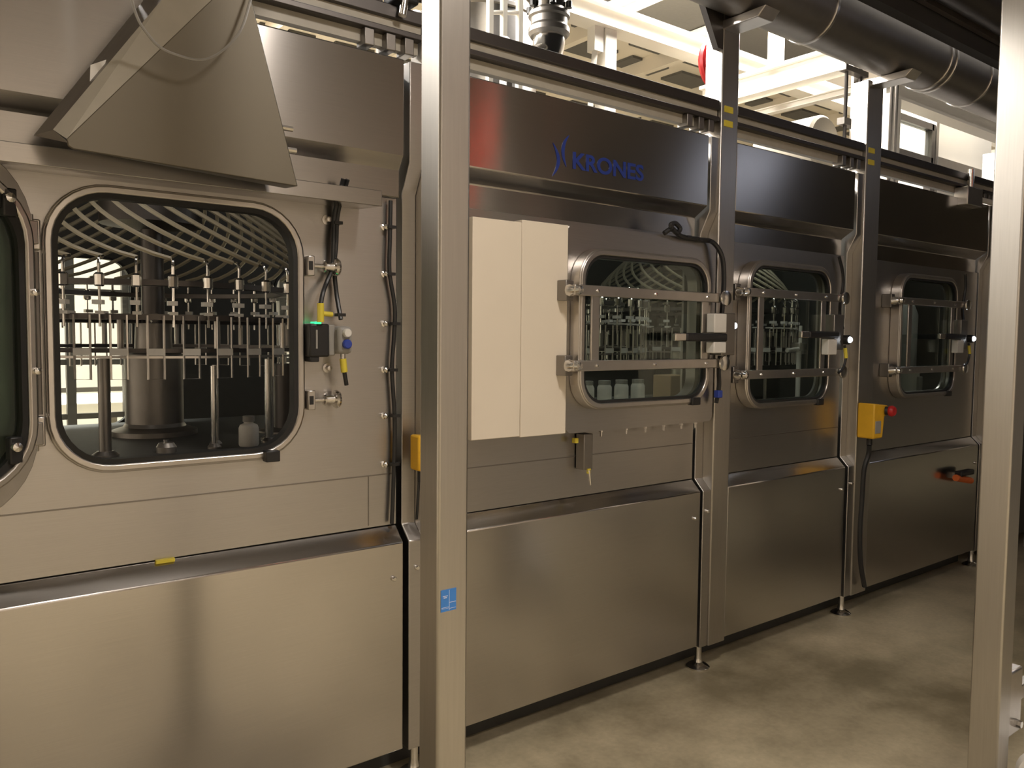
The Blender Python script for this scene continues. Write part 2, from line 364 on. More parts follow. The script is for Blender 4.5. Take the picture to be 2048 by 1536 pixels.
MB().box(2.255, 2.27, -0.006, 0.004, 1.035, 1.055).build('tie', 'yellow', b)
MB().box(2.195, 2.212, 0.01, 0.03, 1.165, 1.185).build('tie', 'yellow', bay2)

def guard_door(parent, x0, x1, z0, z1, yb, yf, bx0, bx1, bz0, bz1, vx0, vx1, pane, inner=0.028, led=None, hx=None, flip=False):
    d = window_ring(parent, x0, x1, z0, z1, 0.13, yb, yf, inner, 'inspection_door')
    MB().ring(rrect(x0+inner-0.003, x1-inner+0.003, z0+inner-0.003, z1-inner+0.003, 0.105), rrect(x0+inner+0.011, x1-inner-0.011, z0+inner+0.011, z1-inner-0.011, 0.095), yf+0.008, yf+0.03).build('rubber_seal', 'rubber', d)
    MB().prism(rrect(x0+inner, x1-inner, z0+inner, z1-inner, 0.1), 'y', yf+0.016, yf+0.022).build('pane', pane, d)
    yb2 = yf - 0.035
    for zz in (bz1, bz0):
        MB().box(bx0, bx1, yb2, yb2+0.012, zz-0.021, zz+0.021).build('guard_bar', 'frame', d, 0.003)
    for xx in (vx0, vx1):
        MB().box(xx-0.022, xx+0.022, yb2+0.010, yb2+0.02, bz0, bz1).build('guard_bar', 'frame', d, 0.003)
    for zz in (bz1, bz0):
        for k in range(3):
            xx = vx0 + (vx1 - vx0) * k / 2
            MB().lathe([(0.007, 0.0), (0.007, -0.004), (0.0, -0.006)], (xx, yb2, zz), 8, 'y').build('screw', 'chrome', d)
        MB().lathe([(0.0, -0.035), (0.014, -0.033), (0.02, -0.02), (0.014, -0.006), (0.02, 0.006), (0.028, 0.03), (0.0, 0.04)], (bx0+0.01, yb2+0.01, zz), 14, 'y').build('hinge_knob', 'chrome', d)
        MB().box(bx0-0.012, bx0+0.03, yb2+0.04, yb, zz-0.04, zz+0.04).build('hinge_block', 'dull', d, 0.004)
        MB().lathe([(0.0, -0.03), (0.012, -0.03), (0.033, -0.026), (0.036, -0.02), (0.033, -0.014), (0.014, -0.012), (0.014, 0.03), (0.0, 0.03)], (bx1+0.02, yb2+0.01, zz), 18, 'y').build('star_knob', 'chrome', d)
    MB().box(x1-0.13, x1-0.075, yf-0.01, yf+0.02, z0-0.004, z0+0.03).build('seal_clamp', 'black', d, 0.003)
    # latch: black handle with bright tip, pale switch box, round indicator
    zc = (bz0 + bz1) / 2
    hz = zc - 0.03 if not flip else zc
    MB().box(hx-0.215, hx+0.06, yb2-0.05, yb2-0.02, hz-0.018, hz+0.018).build('handle', 'black', d, 0.008)
    MB().box(hx-0.285, hx-0.215, yb2-0.046, yb2-0.024, hz-0.017, hz+0.017).build('handle_tip', 'chrome', d, 0.004)
    if flip:
        MB().box(hx-0.03, hx+0.055, yb2-0.04, yb2, hz-0.105, hz-0.022).build('switch_box', 'white', d, 0.004)
    else:
        MB().box(hx-0.03, hx+0.055, yb2-0.045, yb2, hz+0.02, hz+0.105).build('switch_box', 'white', d, 0.004)
        MB().box(hx-0.03, hx+0.055, yb2-0.045, yb2, hz-0.07, hz-0.02).build('switch_box', 'white', d, 0.004)
    MB().box(hx+0.056, hx+0.15, yb2-0.02, yb2+0.05, hz-0.08, hz+0.11).build('latch_plate', 'dull', d, 0.004)
    lx, lz = led
    MB().lathe([(0.026, 0.04), (0.026, 0.0), (0.02, -0.004), (0.0, -0.004)], (lx, -0.085, lz), 16, 'y').build('indicator_housing', 'black', d)
    MB().lathe([(0.016, 0.0), (0.014, -0.008), (0.008, -0.013), (0.0, -0.015)], (lx, -0.089, lz), 14, 'y').build('indicator_light', 'led', d)
    MB().tube(spline([(lx, -0.06, lz-0.03), (lx+0.012, -0.065, lz-0.08), (lx-0.01, -0.065, lz-0.15), (lx-0.05, -0.06, lz-0.18)]), 0.007).build('switch_cable', 'black', d)
    MB().tube([(lx+0.004, -0.062, lz-0.045), (lx+0.010, -0.066, lz-0.10)], 0.010).build('cable_plug', 'yellow', d)
    return d
guard_door(bay2, 2.130, 2.935, 1.305, 1.957, -0.02, -0.08, 2.07, 2.955, 1.488, 1.782, 2.19, 2.86, 'glass', led=(3.085, 1.66), hx=2.885)
guard_door(bay3, 3.300, 4.050, 1.250, 1.992, YU, -0.01, 3.215, 4.075, 1.425, 1.825, 3.37, 3.92, 'glass', led=(4.09, 1.60), hx=3.92, flip=True)
guard_door(bay4, 4.790, 5.560, 1.242, 2.010, YU, -0.01, 4.695, 5.56, 1.42, 1.835, 4.86, 5.42, 'glass', led=(5.60, 1.615), hx=5.42, flip=True)

# --- machine roof, rear wall with windows, inner table
t = thing('rear_wall', 'dark rear wall of the machine with three bright windows', 'panel', (2.2, 2.21, 0))
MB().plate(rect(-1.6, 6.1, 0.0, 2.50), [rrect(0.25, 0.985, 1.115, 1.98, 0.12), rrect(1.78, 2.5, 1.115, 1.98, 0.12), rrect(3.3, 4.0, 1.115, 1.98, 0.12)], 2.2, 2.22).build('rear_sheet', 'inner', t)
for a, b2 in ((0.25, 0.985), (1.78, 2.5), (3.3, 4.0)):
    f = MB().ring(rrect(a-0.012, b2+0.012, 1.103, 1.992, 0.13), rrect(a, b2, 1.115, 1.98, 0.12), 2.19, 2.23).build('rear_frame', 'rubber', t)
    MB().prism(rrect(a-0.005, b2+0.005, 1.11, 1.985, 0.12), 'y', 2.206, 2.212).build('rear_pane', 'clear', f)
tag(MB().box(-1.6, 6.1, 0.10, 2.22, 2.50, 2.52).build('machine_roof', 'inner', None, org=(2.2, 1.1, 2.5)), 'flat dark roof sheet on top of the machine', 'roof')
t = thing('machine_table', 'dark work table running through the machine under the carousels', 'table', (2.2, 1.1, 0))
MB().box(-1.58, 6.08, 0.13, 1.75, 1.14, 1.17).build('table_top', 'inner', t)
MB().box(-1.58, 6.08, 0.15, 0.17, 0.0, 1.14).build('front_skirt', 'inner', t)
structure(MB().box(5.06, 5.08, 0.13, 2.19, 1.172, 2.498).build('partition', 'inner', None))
t = thing('added_end_block', 'added dark block keeping hall light out beyond the farthest cabinet', 'machine', (10, 1.1, 0))  # added to stop hall light leaking past the last cabinet
MB().box(6.18, 14.9, 0.02, 2.2, 0.12, 2.50).build('block_body', 'darkst', t, 0.01)
for x in (6.4, 8.5, 10.6, 12.7, 14.6): MB().cyl((x, 0.2, 0), (x, 0.2, 0.12), 0.03).build('foot', 'dull', t)
MB().box(6.18, 14.9, 0.25, 2.2, 0.0, 0.12).build('plinth', 'inner', t)

# ------------------------------------------------------------------ machine columns with feet
def column(x0, xm, x1, label, ztop):
    t = thing('machine_column', label, 'column', ((x0+x1)/2, 0.05, 0), 'machine columns between the cabinets')
    MB().prism([(-0.004, Z0-0.01), (-0.004, ZC0), (YU-0.006, ZC1), (YU-0.006, 2.09), (-0.002, 2.19), (-0.002, ZT), (0.09, ZT), (0.09, Z0-0.01)], 'x', x0, xm).build('cover_strip', 'upper', t, 0.003)
    MB().box(xm, x1, -0.012, 0.09, Z0-0.012, ztop).build('upright', 'post', t, 0.006)
    for zz in (2.665, 2.60): MB().box(xm+0.02, xm+0.08, -0.0155, -0.012, zz-0.014, zz+0.014).build('yellow_tag', 'yellow', t)
    f = MB().lathe([(0.0, 0.0), (0.055, 0.0), (0.057, 0.008), (0.045, 0.018), (0.022, 0.03), (0.016, 0.05), (0.016, Z0-0.01)], (xm-0.005, 0.045, 0), 20).build('foot', 'chrome', t)
    MB().lathe([(0.024, 0.0), (0.024, 0.012)], (xm-0.005, 0.045, Z0-0.026), 6).build('foot_nut', 'chrome', f)
    MB().lathe([(0.0, -0.012), (0.006, -0.012), (0.009, -0.008), (0.009, 0.0)], (x0+0.03, -0.004, 0.78), 12, 'y').build('bolt', 'chrome', t)
    return t
column(1.405, 1.46, 1.585, 'machine column mostly hidden behind the big foreground post', 2.72)
column(3.000, 3.055, 3.178, 'machine column right of the lettered hood, standing on a round foot', 3.13)
column(4.275, 4.335, 4.495, 'machine column beside the yellow stop box, standing on a round foot', 3.05)
column(5.980, 6.04, 6.16, 'last machine column at the dark far end of the machine', 2.9)

# lettering on the hood of bay 2
cu = bpy.data.curves.new('lettering', 'FONT'); cu.body = 'KRONES'; cu.size = 0.092; cu.extrude = 0.0008; cu.offset = 0.0022
tmp = bpy.data.objects.new('lettering_source', cu); COL.objects.link(tmp)
bpy.context.view_layer.update()
me = bpy.data.meshes.new_from_object(tmp.evaluated_get(bpy.context.evaluated_depsgraph_get()))
bpy.data.objects.remove(tmp)
xs = [v.co.x for v in me.vertices]; ys = [v.co.y for v in me.vertices]
sx = 0.405 / (max(xs) - min(xs)); sy = 0.068 / (max(ys) - min(ys))
for v in me.vertices:
    x, y, z = v.co; v.co = (2.15 + (x - min(xs)) * sx - ORG[bay2.name][0], -0.0015 - z, 2.268 + (y - min(ys)) * sy)
me.materials.clear(); me.materials.append(MT['blue'])
lt = bpy.data.objects.new('lettering', me); COL.objects.link(lt); lt.parent = bay2; lt['label'] = 'blue capital lettering KRONES'
def blade(pts, wd):
    L, R = [], []
    P = spline([(x, 0, z) for x, z in pts], 5); n = len(P)
    for i, p in enumerate(P):
        t = (P[min(i+1, n-1)] - P[max(i-1, 0)]).normalized(); q = Vector((-t.z, 0, t.x)); k = wd * math.sin(PI * i / (n-1)) ** 0.8
        L.append((p.x + q.x*k, p.z + q.z*k)); R.append((p.x - q.x*k, p.z - q.z*k))
    return L + R[::-1][1:-1]
em = MB()
em.prism(blade([(2.045, 2.355), (2.066, 2.322), (2.075, 2.292), (2.066, 2.258), (2.044, 2.225)], 0.008), 'y', -0.0022, -0.0004)
em.prism(blade([(2.128, 2.396), (2.107, 2.368), (2.098, 2.338), (2.101, 2.305), (2.116, 2.270)], 0.008), 'y', -0.0022, -0.0004)
em.build('emblem', 'blue', bay2)['label'] = 'blue emblem of two facing curved strokes'

# ------------------------------------------------------------------ overhead rail, pipes
def rail(x0, x1, label):
    t = thing('overhead_rail', label, 'rail', ((x0+x1)/2, 0.03, 2.56), 'rails along the top of the machine')
    MB().box(x0, x1, -0.005, 0.07, 2.655, 2.70).build('rail_profile', 'darkst', t, 0.004)
    MB().box(x0, x1, 0.01, 0.07, 2.625, 2.655).build('rail_web', 'stone', t)
    MB().box(x0, x1, -0.005, 0.07, 2.605, 2.625).build('rail_profile', 'darkst', t, 0.003)
    MB().box(x0, x1, 0.03, 0.06, 2.566, 2.605).build('light_strip_holder', 'stone', t)
    for xx in (x1-0.05, x1-0.12, x1-0.20):
        MB().box(xx-0.018, xx+0.018, 0.0, 0.06, 2.55, 2.605).build('rail_clamp', 'dull', t, 0.003)
    return t
rail(-1.6, 1.455, 'dark overhead rail above the open-window cabinet')
rail(1.59, 3.05, 'dark overhead rail above the lettered hood')
rail(3.185, 4.33, 'dark overhead rail above the third cabinet between two columns')
rail(4.50, 6.03, 'dark overhead rail above the farthest cabinet')
t = thing('overhead_pipe', 'thick dark steel pipe running overhead at the upper right', 'pipe', (4.6, -0.1, 3.06))
MB().tube([(2.2, -0.1, 3.215), (9.0, -0.1, 3.215)], 0.155, 32).build('pipe_body', 'dull', t)
for xx in (3.6, 4.78, 4.84, 5.3):
    MB().lathe([(0.158, -0.012), (0.162, -0.008), (0.162, 0.008), (0.158, 0.012)], (xx, -0.1, 3.215), 32, 'x').build('pipe_band', 'frame', t)
for xx in (3.1, 4.41):
    MB().prism([(-0.24, 3.06), (0.05, 3.06), (0.05, 3.02), (-0.2, 3.02)], 'x', xx-0.05, xx+0.06).build('pipe_saddle', 'frame', t, 0.004)
MB().prism([(2.90, 3.13), (3.06, 3.13), (3.06, 2.93), (3.02, 2.93)], 'y', -0.01, 0.02).build('gusset_plate', 'darkst', t)
t = thing('overhead_pipe', 'second dark pipe above the thick pipe in the upper right corner', 'pipe', (4.6, -0.35, 3.3))
MB().tube([(2.2, -0.47, 3.40), (9.0, -0.47, 3.40)], 0.10, 24).build('pipe_body', 'darkst', t)
MB().box(2.2, 9.0, -0.40, -0.37, 3.30, 3.33).build('conduit', 'frame', t)
for xx in (4.0, 5.2): MB().lathe([(0.106, -0.015), (0.106, 0.015)], (xx, -0.47, 3.40), 24, 'x').build('pipe_band', 'dull', t)
# dark beams above the left cabinet
tag(MB().box(-1.6, 1.44, 0.25, 0.42, 2.80, 2.92).build('ceiling_beam', 'darkst', None, 0.005, org=(0, 0.33, 2.8)), 'dark steel beam running above the left cabinet hood', 'beam')
tag(MB().box(-1.6, 1.44, 0.5, 0.62, 2.60, 2.70).build('cable_tray', 'dull', None, 0.004, org=(0, 0.55, 2.6)), 'grey cable tray behind the dark beam at upper left', 'cable tray')
t = thing('strip_lamp', 'small bright strip lamp glimpsed above the left hood', 'lamp', (1.13, 0.3, 2.66))
MB().box(1.03, 1.26, 0.27, 0.31, 2.668, 2.70).build('housing', 'darkst', t, 0.003)
MB().box(1.12, 1.16, 0.28, 0.31, 2.70, 2.80).build('hanger', 'darkst', t)
MB().box(1.05, 1.24, 0.262, 0.275, 2.672, 2.690).build('diffuser', 'led', t)
t = thing('valve_cluster', 'dark valve cluster where the rail meets the foreground post', 'valve', (1.42, 0.05, 2.6))
MB().box(1.33, 1.42, -0.04, 0.05, 2.705, 2.77).build('valve_body', 'black', t, 0.008)
MB().cyl((1.30, -0.02, 2.73), (1.47, -0.02, 2.75), 0.022).build('valve_stem', 'darkst', t)
MB().cyl((1.36, -0.03, 2.66), (1.38, -0.03, 2.78), 0.014).build('fitting', 'chrome', t)

# ------------------------------------------------------------------ foreground posts
t = thing('support_post', 'tall square steel post in the foreground carrying a blue sticker', 'post', (0.923, -0.98, 0), 'free-standing steel posts')
MB().box(0.885, 0.9615, -1.0175, -0.941, 0.012, 3.6).build('post_body', 'post', t, 0.006)
MB().box(0.84, 1.01, -1.065, -0.895, 0, 0.012).build('base_plate', 'dull', t, 0.002)
s = MB().box(0.8925, 0.931, -1.0184, -1.0176, 1.017, 1.064).build('sticker', 'sticker', t); s['label'] = 'blue sticker with white fine print'
for (a, b2, c, d) in ((1.217, 1.2185, 0.825, 0.883), (1.219, 1.240, 0.846, 0.8475), (1.192, 1.216, 0.834, 0.8352), (1.192, 1.216, 0.831, 0.8318),
                      (1.196, 1.213, 0.866, 0.868), (1.199, 1.210, 0.861, 0.864), (1.219, 1.240, 0.829, 0.830)):
    MB().box(a*0.75, b2*0.75, -1.0187, -1.0183, 0.4+c*0.75, 0.4+d*0.75).build('print_line', 'print', s)
t = thing('support_post', 'square steel post cut off by the right edge of the photo', 'post', (2.8, -1.355, 0), 'free-standing steel posts')
MB().box(2.755, 2.845, -1.40, -1.31, 0.012, 3.6).build('post_body', 'post', t, 0.006)
MB().box(2.70, 2.90, -1.455, -1.255, 0, 0.012).build('base_plate', 'dull', t, 0.002)
MB().box(2.845, 2.95, -1.395, -1.315, 0.30, 0.52).build('side_bracket', 'frame', t, 0.008)
MB().box(2.845, 3.05, -1.39, -1.32, 0.40, 0.45).build('side_rail', 'frame', t, 0.004)
MB().lathe([(0.0, -0.02), (0.012, -0.02), (0.014, 0.0)], (2.90, -1.395, 0.34), 6, 'y').build('bolt', 'chrome', t)

# ------------------------------------------------------------------ gutter and diagonal cover upper left
t = thing('drip_gutter', 'long steel drip gutter above the open window', 'gutter', (0, -0.05, 2.0))
MB().prism([(-0.105, 2.012), (-0.105, 2.062), (-0.098, 2.062), (-0.098, 2.02), (0.055, 2.035), (0.055, 2.085), (0.062, 2.085), (0.062, 2.022)], 'x', -1.6, 1.245).build('channel', 'hood', t, 0.002)
MB().box(1.238, 1.245, -0.1, 0.06, 2.025, 2.05).build('end_cap', 'dull', t)
MB().box(-1.6, 1.20, -0.03, 0.03, 2.056, 2.070).build('back_ledge', 'sheet', t)
t = thing('diagonal_cover', 'big beige triangular sheet-metal cover hanging at the upper left', 'cover', (0.5, -0.2, 2.02))
# front face polygon, then the two folded facets on its slanting left edge and the flange on its right
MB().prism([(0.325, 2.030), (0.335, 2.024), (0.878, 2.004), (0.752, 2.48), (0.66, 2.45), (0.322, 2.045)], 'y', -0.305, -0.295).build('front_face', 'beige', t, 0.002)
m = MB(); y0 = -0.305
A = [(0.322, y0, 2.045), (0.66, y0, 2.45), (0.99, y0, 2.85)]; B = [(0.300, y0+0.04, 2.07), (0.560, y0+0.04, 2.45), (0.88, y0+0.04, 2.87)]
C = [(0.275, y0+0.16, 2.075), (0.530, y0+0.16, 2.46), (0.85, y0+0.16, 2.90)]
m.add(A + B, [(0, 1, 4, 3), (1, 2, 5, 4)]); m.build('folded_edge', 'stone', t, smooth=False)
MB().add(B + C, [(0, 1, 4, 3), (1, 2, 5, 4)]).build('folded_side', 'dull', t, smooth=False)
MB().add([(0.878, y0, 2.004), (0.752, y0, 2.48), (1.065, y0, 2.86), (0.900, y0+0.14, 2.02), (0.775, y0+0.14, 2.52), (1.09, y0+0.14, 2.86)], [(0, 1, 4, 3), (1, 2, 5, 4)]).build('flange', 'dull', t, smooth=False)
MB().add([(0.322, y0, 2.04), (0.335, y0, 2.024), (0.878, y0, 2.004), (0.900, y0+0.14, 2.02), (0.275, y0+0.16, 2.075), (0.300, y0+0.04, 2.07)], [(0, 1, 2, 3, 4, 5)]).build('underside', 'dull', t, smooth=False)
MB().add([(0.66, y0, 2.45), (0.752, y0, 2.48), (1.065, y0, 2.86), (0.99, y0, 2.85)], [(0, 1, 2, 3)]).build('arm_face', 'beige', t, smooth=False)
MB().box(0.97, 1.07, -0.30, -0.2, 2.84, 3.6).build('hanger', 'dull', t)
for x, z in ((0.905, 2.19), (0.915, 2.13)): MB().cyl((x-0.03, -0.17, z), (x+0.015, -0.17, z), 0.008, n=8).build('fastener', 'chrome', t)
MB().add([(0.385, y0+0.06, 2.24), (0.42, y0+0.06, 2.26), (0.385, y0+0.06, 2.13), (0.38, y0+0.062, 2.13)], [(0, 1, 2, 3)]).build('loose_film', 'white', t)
tag(MB().tube(spline([(0.43, -0.36, 2.75), (0.45, -0.36, 2.40), (0.495, -0.36, 2.295), (0.56, -0.36, 2.268), (0.63, -0.36, 2.278), (0.70, -0.36, 2.35), (0.74, -0.34, 2.45), (0.78, -0.32, 2.60)], 8), 0.0035, 6).build('wire_loop', 'grey', None, org=(0.6, -0.36, 2.27)), 'thin grey wire hanging in a loop before the beige cover', 'wire')

# ------------------------------------------------------------------ cables and door switch on bay 1
def cable(name, pts, r, label, mat='black', ties=()):
    t = thing(name, label, 'cable', pts[-1])
    MB().tube(spline(pts), r, 8).build('cord', mat, t)
    for p in ties: MB().box(p[0]-0.012, p[0]+0.016, p[1]-0.014, p[1]+0.014, p[2]-0.005, p[2]+0.005).build('cable_tie', 'black', t)
    return t
cable('cable', [(1.165, -0.02, 2.10), (1.155, 0.03, 2.0), (1.148, 0.03, 1.90), (1.142, 0.03, 1.82), (1.148, 0.03, 1.74), (1.15, 0.0, 1.65)], 0.0075,
      'black cable running down from the gutter to the two-button box', ties=[(1.15, 0.03, 1.965), (1.143, 0.03, 1.825), (1.15, 0.01, 1.665)])
cable('cable', [(1.150, -0.02, 2.10), (1.142, 0.025, 2.0), (1.136, 0.025, 1.90), (1.132, 0.025, 1.82), (1.11, 0.02, 1.77), (1.088, 0.0, 1.735), (1.075, -0.01, 1.695)], 0.0075,
      'black cable curving over to the yellow plug of the black switch')
cable('cable', [(1.352, 0.035, 2.06), (1.350, 0.035, 1.94), (1.348, 0.035, 1.82), (1.368, 0.035, 1.70), (1.366, 0.035, 1.60), (1.358, 0.035, 1.48), (1.368, 0.035, 1.32), (1.366, 0.035, 1.14), (1.358, 0.035, 0.94)], 0.0075,
      'long wavy black cable down the right edge of the first cabinet', ties=[(1.350, 0.035, 1.97), (1.349, 0.035, 1.81), (1.368, 0.035, 1.64), (1.358, 0.035, 1.48), (1.368, 0.035, 1.32), (1.366, 0.035, 1.15)])
t = thing('door_switch', 'black door switch with grey two-button box and yellow plugs beside the open window', 'switch', (1.09, 0.02, 1.52))
MB().box(1.040, 1.108, -0.005, 0.055, 1.528, 1.635).build('switch_body', 'black', t, 0.006)
MB().box(1.060, 1.066, -0.008, -0.004, 1.555, 1.615).build('light_bar', 'grey', t)
MB().box(1.058, 1.080, -0.004, 0.03, 1.634, 1.641).build('green_light', 'green', t)
MB().box(1.045, 1.075, 0.0, 0.05, 1.512, 1.53).build('latch_tongue', 'black', t, 0.003)
MB().box(1.108, 1.130, 0.0, 0.055, 1.532, 1.632).build('mount', 'grey', t, 0.004)
bx = MB().box(1.128, 1.178, -0.03, 0.05, 1.538, 1.628).build('button_box', 'grey', t, 0.012)
MB().lathe([(0.0, -0.014), (0.012, -0.014), (0.0145, -0.01), (0.0145, 0.0)], (1.155, -0.030, 1.606), 18, 'y').build('white_button', 'white', bx)
MB().lathe([(0.0, -0.014), (0.012, -0.014), (0.0155, -0.01), (0.0155, 0.0)], (1.155, -0.030, 1.570), 18, 'y').build('blue_button', 'btn', bx)
MB().cyl((1.075, -0.01, 1.64), (1.075, -0.01, 1.70), 0.011).build('yellow_plug', 'yellow', t)
MB().cyl((1.075, -0.01, 1.668), (1.115, -0.01, 1.665), 0.008).build('yellow_plug', 'yellow', t)
MB().cyl((1.152, -0.01, 1.538), (1.152, -0.01, 1.522), 0.008).build('plug_neck', 'chrome', t)
MB().cyl((1.152, -0.01, 1.522), (1.157, -0.01, 1.478), 0.011).build('yellow_plug', 'yellow', t)
MB().cyl((1.157, -0.01, 1.478), (1.167, -0.005, 1.435), 0.007).build('cable_end', 'black', t)
# cables of the other cabinets
t = cable('cable', [(2.66, -0.03, 2.055), (2.70, -0.04, 2.075), (2.76, -0.04, 2.05), (2.88, -0.04, 2.045), (2.97, -0.045, 2.04), (3.02, -0.06, 1.98), (3.04, -0.06, 1.88), (3.035, -0.06, 1.76), (3.025, -0.06, 1.65)], 0.011,
      'bundled black cable arching over the barred door beside the blank panel', ties=[(2.80, -0.04, 2.05), (2.88, -0.04, 2.045), (2.95, -0.045, 2.04)])
MB().tube(spline([(2.70, -0.045, 2.07), (2.68, -0.05, 2.09), (2.71, -0.05, 2.10), (2.74, -0.05, 2.08), (2.72, -0.05, 2.06), (2.69, -0.05, 2.075)]), 0.011).build('coil', 'black', t)
cable('cable', [(3.025, -0.06, 1.52), (3.02, -0.06, 1.45), (3.025, -0.06, 1.38), (3.02, -0.05, 1.30)], 0.010, 'short black cable hanging below the first barred door latch')
tag(MB().box(3.005, 3.035, -0.075, -0.045, 1.325, 1.36).build('cable_connector', 'btn', None, 0.004, org=(3.02, -0.06, 1.325)), 'small dark blue connector under the first barred door latch', 'connector')
cable('cable', [(4.16, 0.03, 2.06), (4.20, 0.03, 1.98), (4.21, 0.03, 1.90), (4.17, 0.02, 1.80), (4.14, 0.0, 1.72), (4.12, -0.03, 1.66)], 0.009, 'black cable beside the barred door of the third cabinet')
cable('cable', [(5.72, 0.03, 2.05), (5.73, 0.03, 1.95), (5.70, 0.03, 1.82), (5.66, 0.0, 1.70)], 0.009, 'black cable beside the farthest barred door')

# ------------------------------------------------------------------ yellow stop boxes
def stop_box(x, y, z, label, s=1.0):
    t = thing('stop_box', label, 'control box', (x, y, z), 'yellow stop boxes on the columns')
    MB().prism([(x, z), (x+0.10*s, z), (x+0.115*s, z+0.12*s), (x+0.15*s, z+0.13*s), (x+0.15*s, z+0.185*s), (x, z+0.20*s)], 'y', y-0.10*s, y).build('box_body', 'estop', t, 0.008)
    MB().box(x+0.012, x+0.07*s, y-0.104*s, y-0.098*s, z+0.03*s, z+0.10*s).build('face_plate', 'grey', t, 0.002)
    MB().cyl((x+0.120*s, y-0.098*s, z+0.155*s), (x+0.130*s, y-0.125*s, z+0.155*s), 0.024*s).build('button_neck', 'black', t)
    MB().lathe([(0.0, 0.0), (0.030*s, 0.0), (0.032*s, -0.012), (0.024*s, -0.026), (0.0, -0.028)], (x+0.130*s, y-0.122*s, z+0.155*s), 18, 'y').build('red_button', 'red', t)
    MB().cyl((x+0.05*s, y-0.05*s, z), (x+0.05*s, y-0.05*s, z-0.04), 0.016).build('cable_gland', 'black', t)
    return t
stop_box(4.32, -0.02, 1.045, 'yellow stop box with red button on the third column')
stop_box(1.40, -0.015, 1.135, 'yellow stop box peeking out behind the big foreground post', 0.62)
cable('cable', [(4.37, -0.07, 1.005), (4.385, -0.06, 0.95), (4.36, -0.05, 0.86), (4.35, -0.05, 0.70), (4.34, -0.05, 0.50), (4.36, -0.05, 0.32), (4.42, -0.045, 0.17)], 0.014, 'black cable hanging from the yellow stop box down the column')
cable('cable', [(1.420, -0.045, 1.10), (1.418, -0.04, 1.02), (1.42, -0.03, 0.96)], 0.005, 'thin cable below the half-hidden yellow stop box')
t = thing('spray_nozzle', 'orange and black hand nozzle hooked on the farthest cabinet', 'nozzle', (5.60, -0.05, 0.68))
MB().cyl((5.50, -0.06, 0.70), (5.72, -0.06, 0.66), 0.022).build('barrel', 'orange', t)
MB().box(5.53, 5.72, -0.085, -0.035, 0.705, 0.74).build('grip', 'black', t, 0.008)
MB().box(5.58, 5.64, -0.04, 0.0, 0.68, 0.72).build('hook', 'dull', t)

